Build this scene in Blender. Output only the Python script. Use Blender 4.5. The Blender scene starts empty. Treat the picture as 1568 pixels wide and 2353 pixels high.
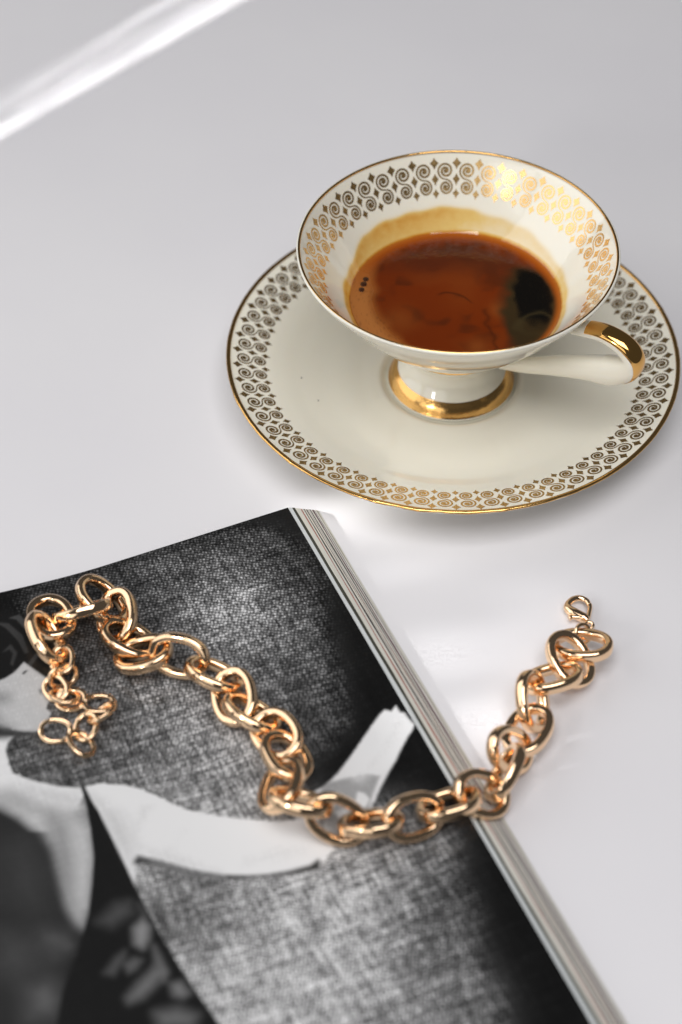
import bpy, math, random
import numpy as np
from mathutils import Vector, Matrix

random.seed(7)
rng = np.random.default_rng(7)
C = bpy.context.scene.collection
SC = bpy.context.scene
K = 0.001                      # everything below is written in millimetres

# ------------------------------------------------------------------ camera
cam_d = bpy.data.cameras.new("camera")
cam = bpy.data.objects.new("camera", cam_d)
C.objects.link(cam)
PITCH = math.radians(46.28)
cam.location = (0, -497.587*K, 459.356*K)
cam.rotation_euler = (math.pi/2 - PITCH, 0, 0)
cam_d.sensor_fit = 'VERTICAL'
cam_d.sensor_height = 36
cam_d.lens = 36*4600/2353
cam_d.clip_start = 0.01
cam_d.clip_end = 50
cam_d.dof.use_dof = True
cam_d.dof.focus_distance = 0.622
cam_d.dof.aperture_fstop = 7.0
SC.camera = cam

# ------------------------------------------------------------------ world and lamps
w = bpy.data.worlds.new("World")
SC.world = w
w.use_nodes = True
bg = w.node_tree.nodes['Background']
bg.inputs['Color'].default_value = (0.95, 0.97, 1.0, 1)
bg.inputs['Strength'].default_value = 0.065


def area(name, loc, target, sx, sy, power, col=(1, 1, 1), spread=180, roll=None):
    d = bpy.data.lights.new(name, 'AREA')
    d.shape = 'RECTANGLE'
    d.size, d.size_y = sx*K, sy*K
    d.energy = power
    d.color = col
    d.spread = math.radians(spread)
    o = bpy.data.objects.new(name, d)
    C.objects.link(o)
    z = (Vector(loc) - Vector(target)).normalized()
    x = Vector(roll) if roll else Vector((0, 0, 1)).cross(z)
    x = (x - z*x.dot(z)).normalized()
    y = z.cross(x)
    m = Matrix((x, y, z)).transposed().to_4x4()
    m.translation = Vector(loc)*K
    o.matrix_world = m
    return o


# a window to the left of the table, and the bright ceiling over the viewer
area("window_light", (-1250, 60, 800), (0, -60, 0), 1500, 1300, 8.8, (1.0, 0.99, 0.98))
area("near_window_light", (-720, -1010, 560), (37, 0, 40), 1000, 560, 2.3, (1.0, 0.985, 0.97))
area("window_gap_light", (-640, -850, 560), (37, 0, 50), 90, 150, 1.1, (1.0, 0.985, 0.97))
area("ceiling_light", (40, -560, 1350), (20, -180, 0), 1000, 800, 13.0, (1.0, 0.99, 0.99))
# sunlight that slips past the curtain as narrow beams
def beam(name, p0, p1, width, elev, az, dist, power, spread):
    """a thin sheet of light that lands on the table along the line p0-p1, width wide on the table"""
    a = Vector((p0[0], p0[1], 0)); b = Vector((p1[0], p1[1], 0))
    mid = (a + b)/2
    e, z = math.radians(elev), math.radians(az)
    d = Vector((math.cos(e)*math.cos(z), math.cos(e)*math.sin(z), math.sin(e)))
    x = (b - a)
    n = x.cross(d).normalized()
    perp = Vector((-x.y, x.x, 0)).normalized()
    xl = (x - d*x.dot(d)).length
    area(name, mid + d*dist, mid, xl, width*abs(n.dot(perp)), power*xl*width*1e-6*1.4, (1.0, 0.99, 0.97), spread, x)


def along(u0, u1, off):
    """a stretch of the bright streak: u along it, off across it (mm)"""
    o, g, h = Vector((-131.7, 140.3)), Vector((0.679, 0.734)), Vector((-0.734, 0.679))
    return (o+g*u0+h*off), (o+g*u1+h*off)


for u0, u1, off, wd, pw in ((-60, 210, 4.0, 7, 1.0), (-60, 22, 4.5, 6, .5), (30, 70, 4.5, 5, .6), (78, 210, 4.5, 7, .7), (-60, 8, 10, 5, .9), (18, 52, 10.5, 3.5, .8), (48, 96, 12, 4, .6),
                            (98, 150, 11, 5, .8), (-60, 40, 17, 2.5, .5), (30, 84, 19, 2.5, .6), (66, 120, 22, 3, .5), (90, 210, 24, 4, .5), (-60, 210, 16, 18, .22)):
    q0, q1 = along(u0, u1, off)
    beam("sun_gap_light", q0, q1, wd, 45, 175, 260, pw*1.15, 1.0)


def beside(t0, t1, s):
    """a strip of table beside the fore-edge of the magazine"""
    o, g, h = Vector((-16.7, -62.1)), Vector((0.4046, -0.9145)), Vector((-0.9145, -0.4046))
    return o+g*t0+h*s, o+g*t1+h*s


for t0, t1, s, wd, pw in ((-4, 10, -19, 22, 1.3), (13, 19, -24, 16, .5), (31, 37, -22, 18, .45), (60, 80, -22, 18, .6), (88, 116, -23, 18, .9), (66, 92, -46, 9, .6), (54, 72, -58, 7, .5)):
    q0, q1 = beside(t0, t1, s)
    beam("sun_patch_light", q0, q1, wd, 22, 190, 300, pw*1.3, 3.2)
SC.view_settings.view_transform = 'Standard'
SC.view_settings.look = 'None'
SC.view_settings.exposure = 0.10
SC.cycles.use_denoising = True
SC.cycles.max_bounces = 10


# ------------------------------------------------------------------ helpers
def mat(name, col=(0.8, 0.8, 0.8), rough=0.5, metal=0.0, **kw):
    m = bpy.data.materials.new(name)
    m.use_nodes = True
    b = m.node_tree.nodes['Principled BSDF']
    b.inputs['Base Color'].default_value = (*col, 1)
    b.inputs['Roughness'].default_value = rough
    b.inputs['Metallic'].default_value = metal
    for k, v in kw.items():
        b.inputs[k].default_value = v
    return m


def nodes(m):
    nt = m.node_tree
    return nt, nt.nodes, nt.links, nt.nodes['Principled BSDF']


def mesh_obj(name, verts, faces, m, parent=None, smooth=True, scale=K):
    me = bpy.data.meshes.new(name)
    v = np.asarray(verts, dtype=np.float64)*scale
    me.from_pydata(v.tolist(), [], [list(map(int, f)) for f in faces])
    if smooth:
        me.polygons.foreach_set('use_smooth', [True]*len(me.polygons))
    me.materials.append(m)
    o = bpy.data.objects.new(name, me)
    C.objects.link(o)
    if parent:
        o.parent = parent
    return o


def empty(name, loc, label, cat, rotz=0.0, group=None):
    o = bpy.data.objects.new(name, None)
    C.objects.link(o)
    o.location = [x*K for x in loc]
    o.rotation_euler = (0, 0, rotz)
    o.empty_display_size = 0.01
    o['label'] = label
    o['category'] = cat
    if group:
        o['group'] = group
    return o


def sst(x):
    x = np.clip(x, 0, 1)
    return x*x*(3-2*x)


def dense(profile, n):
    """Catmull-Rom through the profile points, resampled evenly by arc length"""
    p = np.array(profile, float)
    q = np.vstack([2*p[0]-p[1], p, 2*p[-1]-p[-2]])
    out = []
    for i in range(1, len(q)-2):
        for t in np.linspace(0, 1, 24, endpoint=False):
            a, b, c, d = q[i-1], q[i], q[i+1], q[i+2]
            out.append(0.5*((2*b)+(c-a)*t+(2*a-5*b+4*c-d)*t*t+(3*b-a-3*c+d)*t**3))
    out.append(p[-1])
    out = np.array(out)
    s = np.r_[0, np.cumsum(np.linalg.norm(np.diff(out, axis=0), axis=1))]
    t = np.linspace(0, s[-1], n)
    return np.c_[np.interp(t, s, out[:, 0]), np.interp(t, s, out[:, 1])]


def lathe(name, prof, m, parent, seg=160, wobble=None):
    prof = np.asarray(prof)
    n = len(prof)
    th = np.linspace(0, 2*np.pi, seg, endpoint=False)
    V = np.empty((seg, n, 3))
    r = prof[None, :, 0]*np.ones((seg, 1))
    z = prof[None, :, 1]*np.ones((seg, 1))
    if wobble is not None:
        r, z = wobble(th, r, z)
    V[:, :, 0] = r*np.cos(th)[:, None]
    V[:, :, 1] = r*np.sin(th)[:, None]
    V[:, :, 2] = z
    i, j = np.meshgrid(np.arange(seg), np.arange(n-1), indexing='ij')
    a = i*n+j
    b = ((i+1) % seg)*n+j
    F = np.stack([a, b, b+1, a+1], -1).reshape(-1, 4)
    return mesh_obj(name, V.reshape(-1, 3), F, m, parent)


# ------------------------------------------------------------------ materials
def porcelain_mat():
    m = mat("porcelain", (0.87, 0.84, 0.735), 0.07, 0.0)
    nt, N, L, b = nodes(m)
    b.inputs['Coat Weight'].default_value = 0.5
    b.inputs['Coat Roughness'].default_value = 0.04
    b.inputs['Subsurface Weight'].default_value = 0.12
    b.inputs['Subsurface Radius'].default_value = (1, 0.8, 0.5)
    b.inputs['Subsurface Scale'].default_value = 0.002
    tc = N.new('ShaderNodeTexCoord')
    no = N.new('ShaderNodeTexNoise')
    no.inputs['Scale'].default_value = 60
    no.inputs['Detail'].default_value = 3
    L.new(tc.outputs['Object'], no.inputs['Vector'])
    bu = N.new('ShaderNodeBump')
    bu.inputs['Strength'].default_value = 0.04
    bu.inputs['Distance'].default_value = 0.004
    L.new(no.outputs['Fac'], bu.inputs['Height'])
    L.new(bu.outputs['Normal'], b.inputs['Normal'])
    return m


def gold_mat(name, col, rough, bump=0.0, scale=900):
    m = mat(name, col, rough, 1.0)
    nt, N, L, b = nodes(m)
    tc = N.new('ShaderNodeTexCoord')
    no = N.new('ShaderNodeTexNoise')
    no.inputs['Scale'].default_value = scale
    no.inputs['Detail'].default_value = 4
    L.new(tc.outputs['Object'], no.inputs['Vector'])
    mr = N.new('ShaderNodeMapRange')
    mr.inputs['To Min'].default_value = rough*0.7
    mr.inputs['To Max'].default_value = rough*1.5
    L.new(no.outputs['Fac'], mr.inputs['Value'])
    L.new(mr.outputs['Result'], b.inputs['Roughness'])
    if bump:
        bu = N.new('ShaderNodeBump')
        bu.inputs['Strength'].default_value = bump
        bu.inputs['Distance'].default_value = 0.0003
        L.new(no.outputs['Fac'], bu.inputs['Height'])
        L.new(bu.outputs['Normal'], b.inputs['Normal'])
    return m


M_PORC = porcelain_mat()
M_GILT = gold_mat("gilding", (0.88, 0.58, 0.25), 0.24, 0.05)
M_RIM = gold_mat("rim_gilding", (0.80, 0.47, 0.16), 0.15, 0.25, 500)
M_CHAIN = gold_mat("chain_gold", (0.98, 0.69, 0.44), 0.06, 0.03, 400)


# ------------------------------------------------------------------ table
def table():
    m = mat("white_table", (0.79, 0.775, 0.79), 0.42)
    nt, N, L, b = nodes(m)
    b.inputs['Specular IOR Level'].default_value = 0.35
    tc = N.new('ShaderNodeTexCoord')
    no = N.new('ShaderNodeTexNoise')
    no.inputs['Scale'].default_value = 9
    no.inputs['Detail'].default_value = 6
    L.new(tc.outputs['Object'], no.inputs['Vector'])
    cr = N.new('ShaderNodeValToRGB')
    cr.color_ramp.elements[0].position = 0.3
    cr.color_ramp.elements[0].color = (0.74, 0.728, 0.757, 1)
    cr.color_ramp.elements[1].position = 0.7
    cr.color_ramp.elements[1].color = (0.775, 0.765, 0.785, 1)
    L.new(no.outputs['Fac'], cr.inputs['Fac'])
    L.new(cr.outputs['Color'], b.inputs['Base Color'])
    n2 = N.new('ShaderNodeTexNoise')
    n2.inputs['Scale'].default_value = 45
    n2.inputs['Detail'].default_value = 8
    L.new(tc.outputs['Object'], n2.inputs['Vector'])
    bu = N.new('ShaderNodeBump')
    bu.inputs['Strength'].default_value = 0.06
    bu.inputs['Distance'].default_value = 0.002
    L.new(n2.outputs['Fac'], bu.inputs['Height'])
    L.new(bu.outputs['Normal'], b.inputs['Normal'])
    n3 = N.new('ShaderNodeTexNoise')
    n3.inputs['Scale'].default_value = 14
    n3.inputs['Detail'].default_value = 9
    n3.inputs['Roughness'].default_value = 0.65
    L.new(tc.outputs['Object'], n3.inputs['Vector'])
    rr = N.new('ShaderNodeMapRange')
    rr.inputs['From Min'].default_value = 0.3
    rr.inputs['From Max'].default_value = 0.7
    rr.inputs['To Min'].default_value = 0.30
    rr.inputs['To Max'].default_value = 0.52
    L.new(n3.outputs['Fac'], rr.inputs['Value'])
    L.new(rr.outputs['Result'], b.inputs['Roughness'])
    x, y, t, r = 900, 700, 25, 3
    V = []
    for z, e in ((-t, 0), (-r, 0), (-r*0.3, r*0.7), (0, r*1.6)):
        e2 = e if z > -r else 0
        for sx, sy in ((-1, -1), (1, -1), (1, 1), (-1, 1)):
            V.append((sx*(x-e2), sy*(y-e2)+150, z))
    F = [(3, 2, 1, 0)]
    for k in range(3):
        for i in range(4):
            F.append((k*4+i, k*4+(i+1) % 4, k*4+4+(i+1) % 4, k*4+4+i))
    F.append((12, 13, 14, 15))
    o = mesh_obj("table_top", V, F, m, None, smooth=False)
    o['kind'] = 'structure'
    return o


table()

# ------------------------------------------------------------------ scroll ornament
def ribbon(pts, wid):
    p = np.array(pts)
    t = np.gradient(p, axis=0)
    t /= np.linalg.norm(t, axis=1)[:, None]
    nrm = np.c_[-t[:, 1], t[:, 0]]
    wd = np.asarray(wid)[:, None]/2
    V = np.vstack([p+nrm*wd, p-nrm*wd])
    n = len(p)
    F = [(i, i+1, n+i+1, n+i) for i in range(n-1)]
    return V, F


def scroll_shape(y1, y2, R1, R2, lw):
    """an S of two spirals, flat (x along the rim, y away from it)"""
    V, F = np.zeros((0, 2)), []
    turns = 1.9

    def half(c, R, end_ang, seed):
        ph = np.linspace(0, turns*2*np.pi, 46)
        r = 0.42 + (R-0.42)*(ph/ph[-1])**0.92
        a = end_ang - (ph[-1]-ph)
        return np.c_[c[0]+r*np.cos(a), c[1]+r*np.sin(a)], ph/ph[-1]

    ym = y1+R1
    for c, R, ang in (((0, y1), R1, np.pi/2), ((0, y2), y2-ym, -np.pi/2)):
        p, q = half(c, R, ang, 0)
        wid = lw*(1.25-0.45*q)
        wid[-3:] *= np.array([0.9, 0.8, 0.7])
        v, f = ribbon(p, wid)
        F += [tuple(i+len(V) for i in g) for g in f]
        V = np.vstack([V, v])
        k = 12                                   # the round blob at the heart of the spiral
        a = np.linspace(0, 2*np.pi, k, endpoint=False)
        ctr = np.array(c)+0.12*np.array([np.cos(ang), np.sin(ang)])
        v = np.vstack([ctr[None], ctr+0.62*R/2.6*np.c_[np.cos(a), np.sin(a)]])
        F += [(len(V), len(V)+1+i, len(V)+1+(i+1) % k) for i in range(k)]
        V = np.vstack([V, v])
    return V, F


def diamond_shape(y0, y1, wd):
    ym = y0+(y1-y0)*0.45
    return np.array([(0, y0), (wd/3, (y0+ym)/2), (wd, ym), (wd/3.2, (y1+ym)/2), (0, y1), (-wd/3.2, (y1+ym)/2), (-wd, ym), (-wd/3, (y0+ym)/2)])/1.0, \
        [(0, 1, 7), (1, 2, 3, 4, 5, 6, 7)]


class Band:
    """maps (x along the rim, y arc length in from the rim) to a surface of revolution, a hair above it"""
    def __init__(self, prof, lift):
        self.p = np.asarray(prof, float)
        self.s = np.r_[0, np.cumsum(np.linalg.norm(np.diff(self.p, axis=0), axis=1))]
        d = np.gradient(self.p, axis=0)
        d /= np.linalg.norm(d, axis=1)[:, None]
        self.n = np.c_[-d[:, 1], d[:, 0]]
        if self.n[len(self.n)//2, 1] < 0:
            self.n = -self.n
        self.lift = lift

    def map(self, xy, theta, Rref):
        r = np.interp(xy[:, 1], self.s, self.p[:, 0]) + self.lift*np.interp(xy[:, 1], self.s, self.n[:, 0])
        z = np.interp(xy[:, 1], self.s, self.p[:, 1]) + self.lift*np.interp(xy[:, 1], self.s, self.n[:, 1])
        a = theta + xy[:, 0]/Rref
        return np.c_[r*np.cos(a), r*np.sin(a), z]


def ornament(parent, band, N, Rref, sc, th0):
    V, F = scroll_shape(6.0*sc, 11.4*sc, 2.85*sc, 2.75*sc, 0.72*sc)
    proto = mesh_obj("gilt_scroll", band.map(V, 0, Rref), F, M_GILT, parent)
    proto.rotation_euler = (0, 0, th0)
    for k in range(1, N):
        o = proto.copy()
        C.objects.link(o)
        o.parent = parent
        o.rotation_euler = (0, 0, th0+2*math.pi*k/N)
    DV, DF = [], []
    n = 0
    for k in range(N):
        for (a, b, wd) in ((1.6, 5.6, 1.5), (6.8, 11.0, 1.3), (11.9, 15.3, 1.3)):
            v, f = diamond_shape(a*sc, b*sc, wd*sc)
            DV.append(band.map(v, th0+2*math.pi*(k+0.5)/N, Rref))
            DF += [tuple(i+n for i in g) for g in f]
            n += len(v)
    d = mesh_obj("gilt_diamonds", np.vstack(DV), DF, M_GILT, parent)
    d['kind'] = 'stuff'


# ------------------------------------------------------------------ saucer
CX, CY = 37.0, 0.0
SAUCER_TOP = [(0.01, 3.6), (18, 3.6), (21.6, 3.7), (22.6, 4.3), (24.2, 5.0), (26.5, 4.9), (32, 4.7), (42, 5.5), (50, 7.6), (57, 10.5), (62, 12.6), (68, 14.6), (74.6, 16.9)]


def saucer():
    t = empty("saucer", (CX, CY, 0), "round cream porcelain saucer with a gold scroll border, lying under the coffee cup", "saucer")
    top = dense(SAUCER_TOP, 120)
    under = dense([(74.9, 16.6), (74.6, 15.9), (68, 12.2), (57, 7.6), (48, 4.6), (42, 3.0), (40.5, 0.8), (39.8, 0.15), (39, 0.8), (37, 2.2), (20, 2.0), (0.01, 2.0)], 60)
    lathe("plate", np.vstack([top, under])[::-1], M_PORC, t, 200)
    # worn gilt line round the lip, knocked about at the front
    a = np.linspace(-0.35*np.pi, 1.05*np.pi, 9)
    ring = np.c_[74.3+0.75*np.cos(a), 16.75+0.48*np.sin(a)]

    def wob(th, r, z):
        r0 = np.random.default_rng(3)
        e = np.zeros_like(th)
        for c0, wdt, amp in ((-1.93, 0.03, 0.35), (-1.84, 0.04, -0.3), (-1.75, 0.025, 0.4), (-1.66, 0.02, -0.35), (-1.55, 0.03, 0.3), (-1.40, 0.02, 0.25), (-2.35, 0.02, 0.3), (-1.15, 0.03, -0.25), (-2.8, 0.03, 0.15)):
            e += amp*np.exp(-((th-2*np.pi-c0)/wdt)**2)
        e += 0.05*np.interp(th, np.linspace(0, 2*np.pi, 200), r0.normal(size=200))
        ph = np.linspace(0, 1, r.shape[1])[None, :]
        return r+e[:, None]*np.sin(ph*np.pi)*0.9, z+0.35*e[:, None]*np.sin(ph*np.pi*2)
    lathe("gold_rim", ring[::-1], M_RIM, t, 420, wob)
    ms = mat("dark_speck", (0.03, 0.028, 0.02), .4)
    first = None
    for sx, sy, sr in ((-50.2, -3.8, .36), (-44.5, -13.6, .30)):
        rr = math.hypot(sx, sy)
        if first is None:
            a8 = np.linspace(0, 2*np.pi, 9, endpoint=False)
            V = [(0, 0, .12)]+[(np.cos(q)*(1+.2*np.sin(3*q)), np.sin(q), -.1) for q in a8]
            o = first = mesh_obj("glaze_speck", V, [(0, 1+k, 1+(k+1) % 9) for k in range(9)], ms, t)
        else:
            o = first.copy()
            C.objects.link(o)
            o.parent = t
        i = np.argmin(abs(top[:, 0]-rr))
        o.location = (sx*K, sy*K, (top[i, 1]+.05)*K)
        o.scale = (sr, sr, .6)
    band = Band(top[::-1], 0.07)
    ornament(t, band, 60, 70.0, 0.97, 0.03)
    return t


saucer()

# ------------------------------------------------------------------ cup
CUP_IN = [(50.2, 60.0), (49.2, 58.7), (46.4, 54.6), (42.6, 49.2), (38.3, 43.6), (33.6, 38.4), (28.6, 34.2), (22, 31.0), (12, 29.2), (0.01, 28.8)]
CUP_OUT = [(51.15, 59.9), (50.6, 58.7), (48.0, 54.9), (43.9, 49.6), (39.5, 43.8), (34.7, 38.2), (29.6, 33.0), (24.6, 28.6), (20.6, 25.2), (19.0, 23.6)]
FOOT = [(18.9, 23.5), (18.2, 22.4), (16.6, 20.2), (15.1, 17.6), (14.9, 15.2), (15.8, 12.6), (17.6, 10.0), (19.6, 7.6), (20.8, 5.4), (21.2, 4.6), (21.0, 4.0), (20.4, 3.75)]


def cup_material():
    m = M_PORC.copy()
    m.name = "cup_porcelain"
    nt, N, L, b = nodes(m)
    at = N.new('ShaderNodeAttribute')
    at.attribute_name = 'stain'
    no = N.new('ShaderNodeTexNoise')
    no.inputs['Scale'].default_value = 350
    no.inputs['Detail'].default_value = 4
    tc = N.new('ShaderNodeTexCoord')
    L.new(tc.outputs['Object'], no.inputs['Vector'])
    mr = N.new('ShaderNodeMapRange')
    mr.inputs['From Min'].default_value = 0.3
    mr.inputs['From Max'].default_value = 0.7
    mr.inputs['To Min'].default_value = 0.85
    mr.inputs['To Max'].default_value = 1.05
    L.new(no.outputs['Fac'], mr.inputs['Value'])
    mu = N.new('ShaderNodeMath')
    mu.operation = 'MULTIPLY'
    L.new(at.outputs['Fac'], mu.inputs[0])
    L.new(mr.outputs['Result'], mu.inputs[1])
    cr = N.new('ShaderNodeValToRGB')
    e = cr.color_ramp.elements
    e[0].position, e[0].color = 0.0, (0.87, 0.84, 0.735, 1)
    e[1].position, e[1].color = 1.0, (0.20, 0.040, 0.004, 1)
    for pos, col in ((0.25, (0.76, 0.54, 0.19, 1)), (0.5, (0.62, 0.29, 0.035, 1)), (0.75, (0.46, 0.12, 0.008, 1))):
        x = e.new(pos)
        x.color = col
    L.new(mu.outputs[0], cr.inputs['Fac'])
    L.new(cr.outputs['Color'], b.inputs['Base Color'])
    return m


def coffee_cup():
    t = empty("coffee_cup", (CX, CY, 0), "cream footed coffee cup with gold scrolls inside its flared rim, standing on the saucer", "cup")
    inn = dense(CUP_IN, 110)
    out = dense(CUP_OUT, 60)
    prof = np.vstack([out[::-1], [(51.15, 60.25), (50.95, 60.5), (50.6, 60.55), (50.35, 60.3)], inn])
    mcup = cup_material()
    bowl = lathe("bowl", prof, mcup, t, 240)
    # the tide mark the coffee left on the wall
    n = len(bowl.data.vertices)
    co = np.empty(n*3)
    bowl.data.vertices.foreach_get('co', co)
    co = co.reshape(-1, 3)/K
    th = np.arctan2(co[:, 1], co[:, 0])
    inside = (np.arange(n) % len(prof)) >= len(out)
    key = np.radians([-180, -165, -150, -120, -90, -60, -30, 0, 30, 50, 70, 90, 110, 130, 140, 148, 156, 165, 180])
    hgt = np.interp(th, key, [2.4, 2.2, 2.0, 2.0, 2.0, 2.0, 2.0, 2.4, 3.6, 5.0, 6.0, 6.6, 6.6, 6.0, 5.6, 4.6, 2.8, 2.4, 2.4])
    hgt = hgt + 0.25*np.sin(th*9)+0.18*np.sin(th*23+1)
    dens = np.interp(th, key, [.62, .6, .6, .6, .6, .55, .45, .35, .20, .20, .24, .40, .50, .48, .46, .48, .56, .60, .62])
    h = co[:, 2]-38.5
    edge = 1/(1+np.exp((h-hgt)/0.30))
    st = dens*edge*(0.55+0.45*np.clip(h/np.maximum(hgt, .1), 0, 1))
    st = np.maximum(st, 1.0*np.exp(-(np.clip(h, 0, None)/1.0)**1.5))
    st = np.where(inside & (h > -4), st, 0)
    at = bowl.data.attributes.new('stain', 'FLOAT', 'POINT')
    at.data.foreach_set('value', st.astype(np.float32))
    lathe("foot", np.vstack([dense(FOOT, 60), [(18, 4.6), (15, 8), (0.01, 9)]])[::-1], M_PORC, t, 160)
    f = dense(FOOT, 200)
    sel = f[(f[:, 1] < 9.6) & (f[:, 1] > 4.9)]
    d = np.gradient(sel, axis=0)
    d /= np.linalg.norm(d, axis=1)[:, None]
    lathe("foot_band", (sel+0.06*np.c_[-d[:, 1], d[:, 0]]*np.sign(-d[:, 1:2]))[::-1], M_RIM, t, 160)
    a = np.linspace(-0.5*np.pi, 0.5*np.pi, 7)
    lathe("gold_line", np.c_[18.95+0.42*np.cos(a), 23.4+0.6*np.sin(a)], M_RIM, t, 160)
    a = np.linspace(0.02*np.pi, 1.02*np.pi, 9)
    lathe("gold_rim", np.c_[50.35+0.46*np.cos(a), 60.2+0.46*np.sin(a)][::-1], M_RIM, t, 240)
    band = Band(inn, 0.07)
    ornament(t, band, 40, 48.4, 1.0, 0.045)
    # handle: swept oval along a loop in the (radius, height) plane
    path = dense([(44.0, 48.3), (46, 49.3), (49.5, 50.4), (54.2, 51.2), (59.2, 50.5), (63.0, 48.6), (64.8, 45.6), (63.0, 41.4), (57.3, 37.6), (50.2, 35.0), (44, 32.4), (38.6, 29.9), (29.6, 25.4), (22, 21.6), (18.8, 20.0)], 90)
    q = np.linspace(0, 1, 90)
    tk = np.interp(q, [0, .05, .14, .28, .36, .46, .55, .75, .88, .96, 1], [1.5, 2.2, 2.4, 3.1, 4.4, 5.0, 4.0, 3.1, 2.7, 1.9, 1.2])
    wd = np.interp(q, [0, .05, .3, .45, .6, .75, .9, 1], [3.0, 3.3, 3.8, 4.3, 3.9, 3.2, 2.4, 1.7])

    def sweep(i0, i1, grow, a0, a1, seg, closed):
        tg = np.gradient(path, axis=0)
        tg /= np.linalg.norm(tg, axis=1)[:, None]
        nr = np.c_[-tg[:, 1], tg[:, 0]]              # outward of the loop
        V, F = [], []
        for i in range(i0, i1):
            g = sst((i-i1+14)/13.0)*.78 if grow else 0.0      # the gilding ends in a tongue
            ang = np.linspace(a0+g, a1-g, seg, endpoint=not closed)
            for a in ang:
                ca, sa = np.cos(a), np.sin(a)
                e = 2/2.3
                y = np.sign(ca)*abs(ca)**e*(wd[i]+grow)
                o = np.sign(sa)*abs(sa)**e*(tk[i]+grow)
                V.append((path[i, 0]+nr[i, 0]*o, y, path[i, 1]+nr[i, 1]*o))
        n = i1-i0
        ks = seg if closed else seg-1
        for i in range(n-1):
            for k in range(ks):
                F.append((i*seg+k, i*seg+(k+1) % seg, (i+1)*seg+(k+1) % seg, (i+1)*seg+k))
        return V, F
    az = math.radians(-35)
    V, F = sweep(0, 90, 0, 0, 2*np.pi, 28, True)
    h = mesh_obj("handle", V, F, M_PORC, t)
    h.rotation_euler = (0, 0, az)
    V, F = sweep(6, 36, 0.07, np.radians(12), np.radians(168), 22, False)
    mesh_obj("gold_band", V, F, M_HANDLE, h)
    return t


M_HANDLE = gold_mat("handle_gilding", (0.82, 0.46, 0.14), 0.09, 0.08, 250)
coffee_cup()


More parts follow.
